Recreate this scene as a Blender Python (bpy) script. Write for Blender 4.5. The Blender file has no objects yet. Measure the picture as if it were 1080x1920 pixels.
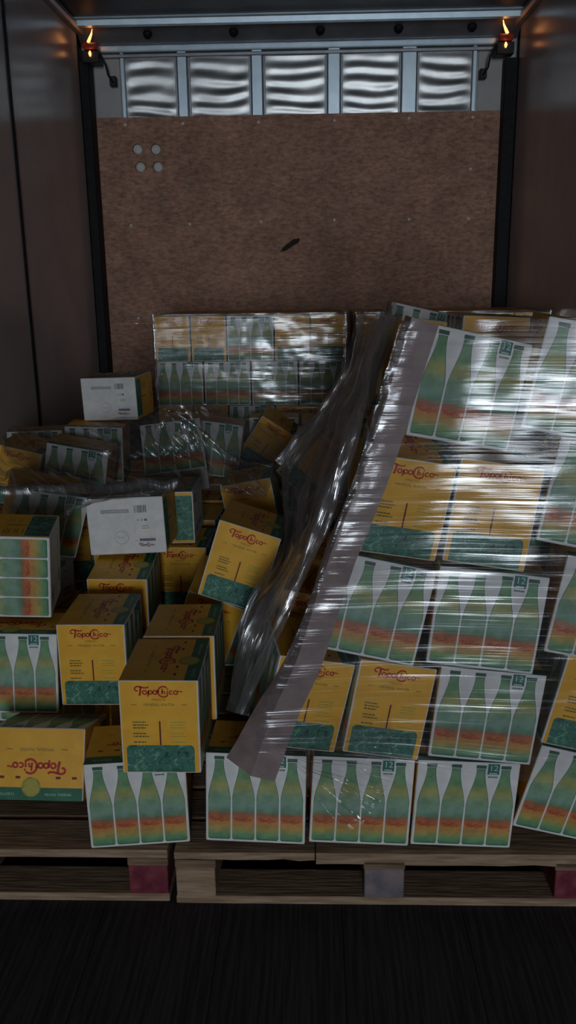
import bpy, bmesh, math, random
import numpy as np
from mathutils import Vector, Matrix, Quaternion, noise

# ------------------------------------------------------------------ camera, world, light, exposure
scene = bpy.context.scene
COL = scene.collection
cam_data = bpy.data.cameras.new('camera')
cam_data.sensor_fit = 'VERTICAL'; cam_data.sensor_height = 36.0
cam_data.lens = 36.0 * 1600 / 1920
cam_data.clip_start = 0.02
cam = bpy.data.objects.new('camera', cam_data)
COL.objects.link(cam)
YAW, PITCH, ROLL = math.radians(1.8), math.radians(15.2), math.radians(0.75)
cam.rotation_mode = 'QUATERNION'
cam.rotation_quaternion = (Quaternion((0, 0, 1), YAW) @ Quaternion((1, 0, 0), math.pi / 2 - PITCH) @ Quaternion((0, 0, 1), -ROLL))
cam.location = (0, 0, 1.45)
scene.camera = cam

world = bpy.data.worlds.new('dusk_sky'); scene.world = world
world.use_nodes = True
wn = world.node_tree.nodes; wl = world.node_tree.links
bg = wn['Background']
bg.inputs['Color'].default_value = (0.80, 0.90, 1.0, 1)      # overcast dusk seen through the open rear doors
bg.inputs['Strength'].default_value = 8.0
pd = bpy.data.lights.new('rear_opening', 'AREA')               # sampling guide for the open rear end, gives no light itself
pd.shape = 'RECTANGLE'; pd.size = 1.32; pd.size_y = 2.88
pd.cycles.is_portal = True
po = bpy.data.objects.new('rear_opening', pd); COL.objects.link(po)
Y_REAR = -7.4
po.location = (.54, Y_REAR - .05, 1.44); po.rotation_euler = (math.radians(90), 0, 0)

vs = scene.view_settings
vs.view_transform = 'Standard'; vs.look = 'None'; vs.gamma = 1.0; vs.use_curve_mapping = False
vs.exposure = EXPOSURE = 1.1
scene.cycles.transparent_max_bounces = 32
scene.cycles.max_bounces = 10
scene.cycles.caustics_reflective = False
scene.cycles.caustics_refractive = False
random.seed(7)

# ------------------------------------------------------------------ materials
def nodes_of(name):
    m = bpy.data.materials.new(name); m.use_nodes = True
    nt = m.node_tree
    return m, nt, nt.nodes['Principled BSDF']
def ramp(nt, stops, interp='LINEAR'):
    r = nt.nodes.new('ShaderNodeValToRGB'); cr = r.color_ramp; cr.interpolation = interp
    while len(cr.elements) < len(stops): cr.elements.new(0.5)
    for e, (p, c) in zip(cr.elements, stops):
        e.position = p; e.color = (*c, 1)
    return r
def tex(nt, scale, detail=3.0, coord='Object', vec=None, rough=0.55):
    tc = nt.nodes.new('ShaderNodeTexCoord'); mp = nt.nodes.new('ShaderNodeMapping')
    if vec: mp.inputs['Scale'].default_value = vec
    n = nt.nodes.new('ShaderNodeTexNoise'); n.inputs['Scale'].default_value = scale
    n.inputs['Detail'].default_value = detail; n.inputs['Roughness'].default_value = rough
    nt.links.new(tc.outputs[coord], mp.inputs['Vector']); nt.links.new(mp.outputs['Vector'], n.inputs['Vector'])
    return n
def noisy(name, c1, c2, scale=20, rough=0.6, vec=None, metal=0.0, bump=0.0, lo=0.35, hi=0.65, spec=0.4, bscale=None):
    m, nt, b = nodes_of(name)
    n = tex(nt, scale, vec=vec)
    r = ramp(nt, [(lo, c1), (hi, c2)])
    nt.links.new(n.outputs['Fac'], r.inputs['Fac']); nt.links.new(r.outputs['Color'], b.inputs['Base Color'])
    b.inputs['Roughness'].default_value = rough; b.inputs['Metallic'].default_value = metal
    b.inputs['Specular IOR Level'].default_value = spec
    if bump:
        bp = nt.nodes.new('ShaderNodeBump'); bp.inputs['Strength'].default_value = bump; bp.inputs['Distance'].default_value = 0.01
        nb = n if not bscale else tex(nt, bscale, vec=vec)
        nt.links.new(nb.outputs['Fac'], bp.inputs['Height']); nt.links.new(bp.outputs['Normal'], b.inputs['Normal'])
    return m
M = {}
M['carton'] = noisy('white_carton_board', (.74, .73, .71), (.84, .83, .80), 30, .55)
M['yellow'] = noisy('yellow_print', (.82, .41, .03), (.92, .485, .045), 18, .5)
M['red'] = noisy('red_ink', (.42, .015, .012), (.52, .03, .02), 60, .5)
M['maroon'] = noisy('dark_red_ink', (.14, .015, .015), (.18, .02, .02), 60, .5)
M['ink'] = noisy('dark_green_ink', (.10, .10, .03), (.16, .14, .04), 60, .5)
M['olive'] = noisy('olive_ink', (.40, .36, .06), (.50, .42, .07), 60, .5)
M['grey_ink'] = noisy('grey_ink', (.13, .14, .15), (.22, .23, .25), 90, .5)
M['pale_ink'] = noisy('pale_grey_ink', (.50, .51, .48), (.60, .60, .56), 90, .5)
M['badge'] = noisy('teal_badge_ink', (.02, .14, .12), (.035, .19, .16), 60, .5)
M['badge_num'] = noisy('pale_badge_number', (.45, .62, .52), (.52, .68, .58), 60, .5)
M['cap'] = noisy('bottle_cap_ink', (.035, .10, .07), (.06, .14, .10), 80, .5)
M['outline'] = noisy('bottle_outline_ink', (.03, .14, .10), (.05, .18, .12), 80, .5)
M['green_band'] = noisy('green_band_ink', (.015, .12, .065), (.03, .17, .09), 40, .5)
M['seal'] = noisy('olive_seal_ink', (.24, .22, .04), (.52, .42, .06), 260, .5)
# printed mountain picture
m, nt, b = nodes_of('mountain_print')
n1 = tex(nt, 34, 9, rough=.72); n1.inputs['Distortion'].default_value = 1.6
r = ramp(nt, [(.36, (.008, .035, .045)), (.44, (.03, .11, .08)), (.50, (.06, .22, .13)), (.545, (.03, .12, .12)), (.60, (.16, .40, .22)), (.68, (.24, .48, .42))])
nt.links.new(n1.outputs['Fac'], r.inputs['Fac']); nt.links.new(r.outputs['Color'], b.inputs['Base Color'])
b.inputs['Roughness'].default_value = .5; M['mountain'] = m
# printed bottle: colour runs up the bottle (v of its map), darker glass towards the sides (u)
m, nt, b = nodes_of('bottle_print')
uv = nt.nodes.new('ShaderNodeUVMap'); uv.uv_map = 'print'
sp = nt.nodes.new('ShaderNodeSeparateXYZ'); nt.links.new(uv.outputs['UV'], sp.inputs[0])
nz = tex(nt, 70, 3)
ma = nt.nodes.new('ShaderNodeMath'); ma.operation = 'MULTIPLY_ADD'; ma.inputs[1].default_value = .06
sb = nt.nodes.new('ShaderNodeMath'); sb.operation = 'SUBTRACT'; sb.inputs[1].default_value = .03
nt.links.new(nz.outputs['Fac'], ma.inputs[0]); nt.links.new(sp.outputs['Y'], ma.inputs[2]); nt.links.new(ma.outputs[0], sb.inputs[0])
r = ramp(nt, [(.0, (.05, .19, .12)), (.05, (.12, .30, .16)), (.11, (.26, .40, .17)), (.16, (.52, .36, .10)), (.23, (.62, .28, .08)), (.27, (.56, .18, .07)),
              (.33, (.40, .16, .08)), (.345, (.17, .30, .19)), (.42, (.24, .39, .30)), (.54, (.26, .41, .25)), (.64, (.44, .42, .14)),
              (.74, (.19, .36, .17)), (.90, (.17, .33, .18)), (.97, (.06, .15, .10))])
nt.links.new(sb.outputs[0], r.inputs['Fac'])
n2 = tex(nt, 40, 3)
hs = nt.nodes.new('ShaderNodeMix'); hs.data_type = 'RGBA'; hs.blend_type = 'MULTIPLY'; hs.inputs['Factor'].default_value = .55
r2 = ramp(nt, [(.35, (.55, .62, .62)), (.65, (1.12, 1.1, 1.05))])
nt.links.new(n2.outputs['Fac'], r2.inputs['Fac'])
nt.links.new(r.outputs['Color'], hs.inputs['A']); nt.links.new(r2.outputs['Color'], hs.inputs['B'])
nt.links.new(hs.outputs['Result'], b.inputs['Base Color']); b.inputs['Roughness'].default_value = .5
M['bottle'] = m
# truck
def plywood(name, c1, c2, c3, rough=.6):
    m, nt, b = nodes_of(name)
    n1 = tex(nt, 26, 8, rough=.75, vec=(1, 1, 2.2)); n2 = tex(nt, 5, 4)
    r1 = ramp(nt, [(.36, c1), (.5, c2), (.66, c3)]); nt.links.new(n1.outputs['Fac'], r1.inputs['Fac'])
    r2 = ramp(nt, [(.3, (.72, .70, .70)), (.7, (1.1, 1.05, 1.0))]); nt.links.new(n2.outputs['Fac'], r2.inputs['Fac'])
    mx = nt.nodes.new('ShaderNodeMix'); mx.data_type = 'RGBA'; mx.blend_type = 'MULTIPLY'; mx.inputs['Factor'].default_value = 1
    nt.links.new(r1.outputs['Color'], mx.inputs['A']); nt.links.new(r2.outputs['Color'], mx.inputs['B'])
    nt.links.new(mx.outputs['Result'], b.inputs['Base Color']); b.inputs['Roughness'].default_value = rough
    b.inputs['Specular IOR Level'].default_value = .25
    return m
M['ply'] = plywood('bulkhead_plywood', (.32, .165, .105), (.52, .29, .20), (.68, .42, .31))
M['floor'] = noisy('dark_floor_board', (.026, .023, .027), (.055, .049, .053), 9, .75, vec=(14, .6, 1), bump=.15, spec=.2)
M['lining'] = noisy('grey_wall_lining', (.56, .49, .475), (.64, .565, .55), 3, .22, bump=.02, spec=.7)
M['lining_up'] = noisy('pale_grey_wall_panel', (.52, .50, .48), (.60, .58, .56), 7, .38, bump=.05, spec=.4)
M['joint'] = noisy('black_joint_strip', (.010, .010, .012), (.018, .018, .02), 30, .6, spec=.2)
M['alu'] = noisy('aluminium_sheet', (.36, .36, .355), (.44, .44, .43), 6, .38, metal=1)
M['alu_rib'] = noisy('aluminium_rib', (.58, .70, .78), (.68, .80, .86), 12, .38, metal=.6)
M['alu_dull'] = noisy('dull_aluminium_roof', (.30, .31, .33), (.38, .39, .41), 8, .42, metal=.7, bump=.05)
M['roof'] = noisy('dark_roof_skin', (.07, .075, .085), (.11, .115, .125), 5, .5, metal=.3, bump=.05)
M['zinc'] = noisy('pale_screw_zinc', (.82, .80, .76), (.95, .93, .90), 60, .4, metal=.2)
M['plug'] = noisy('white_plug', (.80, .78, .75), (.92, .90, .87), 70, .5)
M['scar'] = noisy('dark_scrape', (.03, .018, .012), (.05, .03, .02), 60, .8)
M['wood'] = noisy('pallet_wood', (.24, .155, .095), (.42, .29, .19), 7, .75, vec=(1.5, 16, 16), bump=.25, spec=.2)
M['wood_d'] = noisy('dark_pallet_wood', (.15, .095, .06), (.26, .17, .11), 7, .8, vec=(1.5, 16, 16), bump=.25, spec=.2)
M['wood_red'] = noisy('red_painted_block', (.14, .02, .035), (.24, .06, .07), 24, .7, spec=.2)
M['wood_blue'] = noisy('bluish_block', (.14, .13, .16), (.28, .22, .20), 18, .75, spec=.2)
M['kraft'] = noisy('purple_brown_cardboard', (.23, .165, .155), (.31, .23, .215), 24, .5, bump=.05)
M['lamp_red'] = noisy('red_lamp_lens', (.30, .03, .015), (.45, .06, .03), 60, .3)
M['black_plastic'] = noisy('black_plastic', (.010, .010, .011), (.02, .02, .02), 40, .5)
m, nt, b = nodes_of('glowing_filament')
b.inputs['Base Color'].default_value = (.9, .35, .1, 1); b.inputs['Emission Color'].default_value = (1, .36, .10, 1); b.inputs['Emission Strength'].default_value = 1.7
M['glow'] = m
# stretch film: clear sheet, glossy, with stretched streaks along u of its map
def film_mat(name, gloss, streak, su=1.2, sv=42, haze=.02, rough=.10, bump=.5, wr=5.0, wbump=.5, clear=.96, bd=.006, lo=.44, hi=.74):
    m = bpy.data.materials.new(name); m.use_nodes = True; nt = m.node_tree
    nt.nodes.remove(nt.nodes['Principled BSDF']); out = nt.nodes['Material Output']
    uv = nt.nodes.new('ShaderNodeUVMap'); uv.uv_map = 'film'
    def nse(vec, scale, det):
        mp = nt.nodes.new('ShaderNodeMapping'); mp.inputs['Scale'].default_value = vec
        n = nt.nodes.new('ShaderNodeTexNoise'); n.inputs['Scale'].default_value = scale; n.inputs['Detail'].default_value = det
        nt.links.new(uv.outputs['UV'], mp.inputs['Vector']); nt.links.new(mp.outputs['Vector'], n.inputs['Vector'])
        return n
    st = nse((su, sv, 1), 1.0, 4.0); big = nse((1, 1.6, 1), wr, 2.0)
    gl = nt.nodes.new('ShaderNodeBsdfGlossy'); gl.inputs['Roughness'].default_value = rough
    gl.inputs['Color'].default_value = (1, 1, 1, 1)
    b1 = nt.nodes.new('ShaderNodeBump'); b1.inputs['Strength'].default_value = bump; b1.inputs['Distance'].default_value = bd
    b2 = nt.nodes.new('ShaderNodeBump'); b2.inputs['Strength'].default_value = wbump; b2.inputs['Distance'].default_value = .03
    nt.links.new(big.outputs['Fac'], b2.inputs['Height']); nt.links.new(st.outputs['Fac'], b1.inputs['Height'])
    nt.links.new(b2.outputs['Normal'], b1.inputs['Normal']); nt.links.new(b1.outputs['Normal'], gl.inputs['Normal'])
    tr = nt.nodes.new('ShaderNodeBsdfTransparent'); tr.inputs['Color'].default_value = (clear, clear, clear * 1.01, 1)
    df = nt.nodes.new('ShaderNodeBsdfDiffuse'); df.inputs['Color'].default_value = (.7, .72, .74, 1)
    mh = nt.nodes.new('ShaderNodeMixShader'); mh.inputs['Fac'].default_value = haze
    nt.links.new(tr.outputs[0], mh.inputs[1]); nt.links.new(df.outputs[0], mh.inputs[2])
    fr = ramp(nt, [(lo, (gloss,) * 3), ((lo + hi) / 2, (gloss + streak * .25,) * 3), (hi, (gloss + streak,) * 3)])
    nt.links.new(st.outputs['Fac'], fr.inputs['Fac'])
    mx = nt.nodes.new('ShaderNodeMixShader')
    nt.links.new(fr.outputs['Color'], mx.inputs['Fac']); nt.links.new(mh.outputs[0], mx.inputs[1]); nt.links.new(gl.outputs[0], mx.inputs[2])
    nt.links.new(mx.outputs[0], out.inputs['Surface'])
    return m
M['film'] = film_mat('clear_stretch_film', .04, .20, rough=.20, bd=.010)
M['film_fan'] = film_mat('creased_stretch_film', .02, .75, su=1.0, sv=30, rough=.15, bump=1.0, bd=.035, haze=.01, lo=.5, hi=.7)
M['film_back'] = film_mat('clear_stretch_film_taut', .05, .16, rough=.16, su=1.5, sv=30, wr=3.5)
M['film_curtain'] = film_mat('gathered_stretch_film', .20, .45, su=1.0, sv=22, haze=.05, wr=7, wbump=1.0, clear=.90, bump=1.0, bd=.02)
M['film_drape'] = film_mat('loose_stretch_film', .05, .75, su=2.2, sv=48, haze=.05, rough=.17, wr=6, wbump=1.0, clear=.72, bump=1.0, bd=.035, lo=.48, hi=.70)
M['film_rope'] = film_mat('bunched_stretch_film', .22, .35, su=3, sv=9, haze=.16, rough=.13, wr=9, wbump=1.0, clear=.72, bump=1.0, bd=.012)

# ------------------------------------------------------------------ helpers
def link(o, parent=None):
    COL.objects.link(o)
    if parent: o.parent = parent
    return o
def mesh_obj(name, verts, faces, mat, parent=None, smooth=False):
    me = bpy.data.meshes.new(name); me.from_pydata(verts, [], faces)
    for x in (mat if isinstance(mat, list) else [mat]): me.materials.append(x)
    if smooth: me.polygons.foreach_set('use_smooth', [True] * len(me.polygons))
    me.update()
    return link(bpy.data.objects.new(name, me), parent)
def box_mesh(name, size, mat, bev=0.0, seg=1):
    bm = bmesh.new(); bmesh.ops.create_cube(bm, size=1.0)
    for v in bm.verts: v.co = Vector((v.co.x * size[0], v.co.y * size[1], v.co.z * size[2]))
    if bev: bmesh.ops.bevel(bm, geom=bm.edges[:], offset=bev, segments=seg, affect='EDGES', profile=.5)
    me = bpy.data.meshes.new(name); bm.to_mesh(me); bm.free(); me.materials.append(mat)
    return me
def box(name, lo, hi, mat, parent=None, bev=0.0, seg=1):
    lo, hi = Vector(lo), Vector(hi)
    o = bpy.data.objects.new(name, box_mesh(name, hi - lo, mat, bev, seg)); o.location = (lo + hi) / 2
    return link(o, parent)
def tag(o, label=None, cat=None, group=None, kind=None):
    if label: o['label'] = label
    if cat: o['category'] = cat
    if group: o['group'] = group
    if kind: o['kind'] = kind
    return o
def empty(name, loc=(0, 0, 0)):
    o = bpy.data.objects.new(name, None); o.location = loc; o.empty_display_size = .1
    return link(o)
def tube(name, pts, rad, mat, parent=None, n=8):
    V, Fc = [], []
    pts = [Vector(p) for p in pts]
    for i, p in enumerate(pts):
        t = (pts[min(i + 1, len(pts) - 1)] - pts[max(i - 1, 0)]).normalized()
        a = t.cross(Vector((.31, .2, .93))).normalized(); b = t.cross(a)
        rr = rad[i] if isinstance(rad, (list, tuple)) else rad
        for k in range(n):
            an = 2 * math.pi * k / n; V.append(p + a * math.cos(an) * rr + b * math.sin(an) * rr)
    for i in range(len(pts) - 1):
        for k in range(n):
            Fc.append((i * n + k, i * n + (k + 1) % n, (i + 1) * n + (k + 1) % n, (i + 1) * n + k))
    Fc.append(tuple(range(n - 1, -1, -1))); Fc.append(tuple(range((len(pts) - 1) * n, len(pts) * n)))
    return mesh_obj(name, V, Fc, mat, parent, True)

# ------------------------------------------------------------------ the truck body
XL, XR, YB, ZC = -1.36, 1.20, 5.60, 2.88
floor = tag(box('floor', (XL - .06, Y_REAR, -.05), (XR + .06, YB + .06, 0), M['joint']), kind='structure')
for i in range(9):                                                # long floor boards
    w = (XR - XL) / 9
    box('floor_board', (XL + i * w + .0015, Y_REAR, -.049), (XL + (i + 1) * w - .0015, YB, .0), M['floor'], floor).location.z += .0
for o in floor.children: o.parent = floor; o.location -= floor.location
def rel(o, parent):                                               # parent without moving
    o.parent = parent; o.location = o.location - parent.location
    return o
for o in floor.children: o.location.z += .001

wl_ = tag(box('wall_left', (XL - .06, Y_REAR, 0), (XL - .012, YB + .06, ZC + .06), M['joint']), kind='structure')
wr_ = tag(box('wall_right', (XR + .012, Y_REAR, 0), (XR + .06, YB + .06, ZC + .06), M['joint']), kind='structure')
ZL = 2.405
for side, wall, xs in ((-1, wl_, (XL - .0125, XL)), (1, wr_, (XR, XR + .0125))):
    edges = [Y_REAR, -5.42, -4.22, -3.02, -1.82, -.62, .58, 1.78, 2.98, 4.17, 5.46] if side < 0 else [Y_REAR, -5.75, -4.55, -3.35, -2.15, -.95, .25, 1.45, 2.65, 5.50]
    for a, b_ in zip(edges[:-1], edges[1:]):
        rel(box('wall_panel', (xs[0], a + .013, .02), (xs[1], b_ - .013, ZC), M['lining'], None, .002), wall)
    for e in edges[1:-1]:
        x0 = xs[1] if side < 0 else xs[0]
        rel(box('joint_strip', (x0 - .006, e - .016, .02), (x0 + .006, e + .016, ZC - .02), M['joint'], None, .003), wall)
    # angle where wall meets roof
    x0 = XL if side < 0 else XR
    rel(box('roof_angle', (x0 - .002 if side < 0 else x0 - .045, Y_REAR, ZC - .045), (x0 + .045 if side < 0 else x0 + .002, YB - .12, ZC), M['alu_dull'], None, .012), wall)

wb = tag(box('wall_back', (XL - .06, YB + .004, 0), (XR + .06, YB + .06, ZC + .06), M['alu_dull']), kind='structure')
# bulkhead: buckled aluminium panels between upright ribs
ribs = [(-.809, -.735), (-.366, -.286), (.087, .176), (.526, .628)]
spans = [(-1.115, -.809), (-.735, -.366), (-.286, .087), (.176, .526), (.628, .945)]
for k, (a, b_) in enumerate(spans):
    nx, nz = 30, 46; z0, z1 = 2.30, 2.755; V, Fc = [], []
    for j in range(nz + 1):
        for i in range(nx + 1):
            u, v = i / nx, j / nz
            x, z = a + (b_ - a) * u, z0 + (z1 - z0) * v
            e = min(1, 8 * u * (1 - u)) * min(1, 6 * v * (1 - v) + .15)
            nzv = noise.noise(Vector((x * 3.1 + k * 7, z * 5, k)))
            wv = math.sin(z * 84 + 2.6 * nzv + k * 1.3 + (x - a) * (3.0 if k in (0, 4) else .8)) * .0026
            wv += noise.noise(Vector((x * 6, z * 14, k * 3.3))) * .0035
            V.append((x, YB - .006 - e * wv, z))
    for j in range(nz):
        for i in range(nx):
            c = j * (nx + 1) + i; Fc.append((c, c + 1, c + nx + 2, c + nx + 1))
    rel(mesh_obj('bulkhead_panel', V, Fc, M['alu'], None, True), wb)
def rib(a, b_):
    prof = [(a, YB), (a + .012, YB - .03), (b_ - .012, YB - .03), (b_, YB)]
    V = [(x, y, z) for z in (.0, 2.765) for x, y in prof]
    rel(mesh_obj('bulkhead_rib', V, [(0, 1, 5, 4), (1, 2, 6, 5), (2, 3, 7, 6), (4, 5, 6, 7), (3, 2, 1, 0)], M['alu_rib']), wb)
    for x in (a - .009, b_ - .003):
        rel(box('rib_flange', (x, YB - .012, 2.3), (x + .012, YB, 2.76), M['alu_dull'], None, .002), wb)
for a, b_ in ribs: rib(a, b_)
for x in (-1.13, .96): rel(box('edge_rib', (x - .012, YB - .028, 0), (x + .014, YB, 2.765), M['alu_rib'], None, .004), wb)
for a, b_ in ((-1.30, -1.15), (.985, 1.13)): rel(box('corner_panel', (a, YB - .008, 2.0), (b_, YB + .003, 2.765), M['lining_up']), wb)
# plywood bulkhead lining, two sheets, the upper one with four drilled holes
PX0, PX1, PY = -1.302, 1.122, 5.565
holes = [(-1.063, 2.231), (-.952, 2.229), (-1.052, 2.130), (-.944, 2.129)]
def ply_with_holes(x0, x1, z0, z1):
    hx = [-1.115, -1.004, -.893]; hz = [2.078, 2.180, 2.285]; V, Fc = [], []
    def quad(a, b_, c, d):
        i = len(V); V.extend([(a, PY, c), (b_, PY, c), (b_, PY, d), (a, PY, d)]); Fc.append((i, i + 1, i + 2, i + 3))
    quad(x0, hx[0], z0, z1); quad(hx[2], x1, z0, z1); quad(hx[0], hx[2], z0, hz[0]); quad(hx[0], hx[2], hz[2], z1)
    for cx, cz in holes:
        ix = 0 if cx < hx[1] else 1; iz = 0 if cz < hz[1] else 1
        a, b_, c, d = hx[ix], hx[ix + 1], hz[iz], hz[iz + 1]; n = 24; s = len(V)
        for k in range(n):
            an = 2 * math.pi * (k + .5) / n; dx, dz = math.cos(an), math.sin(an)
            t = min(((b_ if dx > 0 else a) - cx) / dx if abs(dx) > 1e-6 else 9, ((d if dz > 0 else c) - cz) / dz if abs(dz) > 1e-6 else 9)
            V.append((cx + dx * t, PY, cz + dz * t)); V.append((cx + dx * .031, PY, cz + dz * .031)); V.append((cx + dx * .031, PY + .018, cz + dz * .031))
        for k in range(n):
            p, q = s + 3 * k, s + 3 * ((k + 1) % n)
            Fc.append((p, q, q + 1, p + 1)); Fc.append((p + 1, q + 1, q + 2, p + 2))
        for sx, sz in ((a, c), (b_, c), (b_, d), (a, d)):        # square corners
            i = len(V); V.append((sx, PY, sz))
            best = sorted(range(n), key=lambda k: (V[s + 3 * k][0] - sx) ** 2 + (V[s + 3 * k][2] - sz) ** 2)[:2]
            Fc.append((i, s + 3 * best[0], s + 3 * best[1]))
    # top edge thickness
    i = len(V); V.extend([(x0, PY, z1), (x1, PY, z1), (x1, PY + .018, z1), (x0, PY + .018, z1)]); Fc.append((i, i + 1, i + 2, i + 3))
    return mesh_obj('plywood_sheet', V, Fc, M['ply'])
up = rel(ply_with_holes(PX0, PX1, 1.195, ZL + .005), wb)
rel(box('plywood_sheet', (PX0, PY, 0.002), (PX1, PY + .018, 1.191), M['ply'], None, .001), wb)
for cx, cz in holes:
    o = tube('hole_plug', [(cx, PY + .006, cz), (cx, PY + .017, cz)], [.026, .031], M['plug'], None, 20); rel(o, wb)
for cx, cz in [(-.779, 2.370), (-.321, 2.371), (.135, 2.372), (.581, 2.376), (.96, 2.375), (.959, 2.086), (-1.129, 1.79), (-.762, 1.794), (-.317, 1.801),
               (.136, 1.804), (.595, 1.803), (-1.13, 2.37), (-1.116, 1.226), (.96, 1.80)]:
    o = tube('screw_head', [(cx, PY - .003, cz), (cx, PY + .002, cz)], [.009, .011], M['zinc'], None, 10); rel(o, wb)
sv = [(x, PY - .0006, z) for x, z in ((-.20, 1.622), (-.165, 1.628), (-.13, 1.650), (-.085, 1.676), (-.078, 1.700), (-.12, 1.696), (-.155, 1.670), (-.185, 1.648))]
rel(mesh_obj('scrape_mark', sv, [tuple(range(8))], M['scar']), wb)
# corner posts
tag(box('trim_1', (XL, 5.455, 0), (-1.304, 5.563, 2.70), M['joint'], None, .004), kind='structure')
tag(box('trim_2', (1.124, 5.50, 0), (XR, 5.563, 2.68), M['joint'], None, .004), kind='structure')
# roof with bows
ceil = tag(box('ceiling', (XL - .06, Y_REAR, ZC), (XR + .06, YB + .06, ZC + .05), M['roof']), kind='structure')
for y in (5.33, 4.80, 4.2, 3.6, 3.0, 2.4, 1.8, 1.2, .6, 0, -.6, -1.2, -1.8, -2.4, -3, -3.6, -4.2, -4.8, -5.4, -6, -6.6):
    prof = [(-.055, 0), (-.055, -.008), (-.03, -.010), (-.022, -.036), (.022, -.036), (.03, -.010), (.055, -.008), (.055, 0)]
    n = len(prof); V = [(x, y + p, ZC + q) for x in (XL + .02, XR - .02) for p, q in prof]
    rel(mesh_obj('roof_bow', V, [(i, (i + 1) % n, n + (i + 1) % n, n + i) for i in range(n)] + [tuple(range(n - 1, -1, -1)), tuple(range(n, 2 * n))], M['alu_rib']), ceil)
rel(box('header_lip', (XL + .10, YB - .05, 2.762), (XR - .10, YB + .003, 2.80), M['alu_rib'], None, .008, 2), ceil)
rel(box('header_lip', (XL + .10, YB - .034, 2.735), (XR - .10, YB + .003, 2.757), M['alu_dull'], None, .004), ceil)
hv = [(XL, YB - .045, 2.80), (XR, YB - .045, 2.80), (XR, YB - .20, ZC), (XL, YB - .20, ZC)]
rel(mesh_obj('header_panel', hv, [(0, 1, 2, 3)], M['alu_dull']), ceil)
for x in (-.95, -.45, .05, .50, .92):
    o = tube('header_rivet', [(x, YB - .125, 2.838), (x, YB - .138, 2.826)], [.028, .022], M['joint'], None, 12); rel(o, ceil)
rd = tag(box('door_light_blocker', (XL, Y_REAR - .04, 0), (-.12, Y_REAR, ZC), M['lining'], None, .004), kind='structure')   # unseen shut rear leaf, added to narrow the opening and brighten the left wall
rel(box('door_light_blocker_bar', (-.32, Y_REAR - .07, .1), (-.28, Y_REAR - .03, ZC - .1), M['zinc'], None, .01), rd)
# corner marker lamps with glowing wire
def marker(sx, x, label):
    root = empty('marker_lamp', (x, 5.45, 2.70))
    def P(dx, dy, dz): return (dx * sx, dy, dz)
    def bx(name, lo, hi, mat, bev=.004):
        l = (min(lo[0] * sx, hi[0] * sx), lo[1], lo[2]); h = (max(lo[0] * sx, hi[0] * sx), hi[1], hi[2])
        o = box(name, l, h, mat, root, bev); return o
    bx('housing', (-.055, -.03, -.02), (.045, .05, .045), M['black_plastic'])
    bx('lens', (-.05, -.045, .05), (.042, .045, .085), M['lamp_red'], .01)
    tube('glowing_wire', [P(-.012, -.03, .086), P(.0, -.036, .105), P(.012, -.036, .13), P(.016, -.03, .155)], [.009, .008, .005, .002], M['glow'], root)
    tube('bulb', [P(-.004, -.034, .012), P(-.004, -.040, .026), P(-.004, -.034, .040)], [.004, .009, .004], M['glow'], root)
    tube('cable', [P(.045, .0, .03), P(.07, .02, -.02), P(.075, .05, -.07), P(.10, .06, -.11)], .006, M['black_plastic'], root)
    bx('bracket', (.075, .07, -.125), (.115, .11, -.07), M['black_plastic'])
    return tag(root, label, 'lamp')
marker(1, -1.275, 'small red lamp glowing orange above the black post near the drilled holes')
marker(-1, 1.10, 'small red lamp glowing orange above the black post far from the drilled holes')

# ------------------------------------------------------------------ pallets 1.0 x 1.2 m
def mk(name, size, mat): return box_mesh(name, size, mat, .002)
DB = {k: mk('deck_board', (.998, .118, .022), M[k]) for k in ('wood', 'wood_d')}
ST = mk('stringer_board', (.098, 1.196, .022), M['wood_d'])
BK = {k: mk('block', (.094, .135, .078), M[k]) for k in ('wood', 'wood_d', 'wood_red', 'wood_blue')}
BB = mk('bottom_board', (.998, .10, .022), M['wood']); BS = mk('bottom_skid', (.098, .99, .022), M['wood_d'])
def pallet(x, y, label, blocks=('wood', 'wood', 'wood'), broken=False):
    r = empty('wooden_pallet', (x, y, 0))
    def put(me, loc, nm=None, rz=0):
        o = bpy.data.objects.new(me.name.split('.')[0], me); o.location = loc; o.rotation_euler.z = rz; return link(o, r)
    for j in range(9):
        yy = .061 + j * (1.2 - .122) / 8
        if j == 0 and broken: continue
        put(DB['wood' if j % 3 != 1 else 'wood_d'], (.5, yy, .1325), rz=random.uniform(-.003, .003))
    if broken:                                                    # the first board is split in two
        def plank(x0, x1, z0, z1, jag):
            V = []; n = 9
            for zz in (z0, z1):
                for yy in (.002, .12):
                    for i in range(n + 1):
                        t = i / n; V.append((x0 + (x1 - x0) * t, yy, zz + (jag * noise.noise(Vector((t * 6, yy * 9, zz * 40 + x0))) if zz == z0 else 0)))
            m_ = n + 1; Fc = []
            for i in range(n):
                Fc += [(i, i + m_, i + m_ + 1, i + 1), (2 * m_ + i, 2 * m_ + i + 1, 3 * m_ + i + 1, 3 * m_ + i),
                       (i, i + 1, 2 * m_ + i + 1, 2 * m_ + i), (m_ + i, 3 * m_ + i, 3 * m_ + i + 1, m_ + i + 1)]
            Fc += [(0, 2 * m_, 3 * m_, m_), (n, m_ + n, 3 * m_ + n, 2 * m_ + n)]
            mesh_obj('deck_board', V, Fc, M['wood'], r)
        plank(.001, .335, .124, .1435, .006); plank(.338, .999, .112, .1435, .006)
    for i, xx in enumerate((.05, .5, .95)):
        put(ST, (xx, .6, .1105 - .0005))
        for j, yy in enumerate((.069, .6, 1.131)):
            put(BK[blocks[i] if j == 0 else 'wood_d'], (xx, yy, .0605))
        put(BS, (xx, .6, .0105))
    for yy in (.051, 1.149): put(BB, (.5, yy, .0112))
    return tag(r, label, 'pallet')
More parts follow.
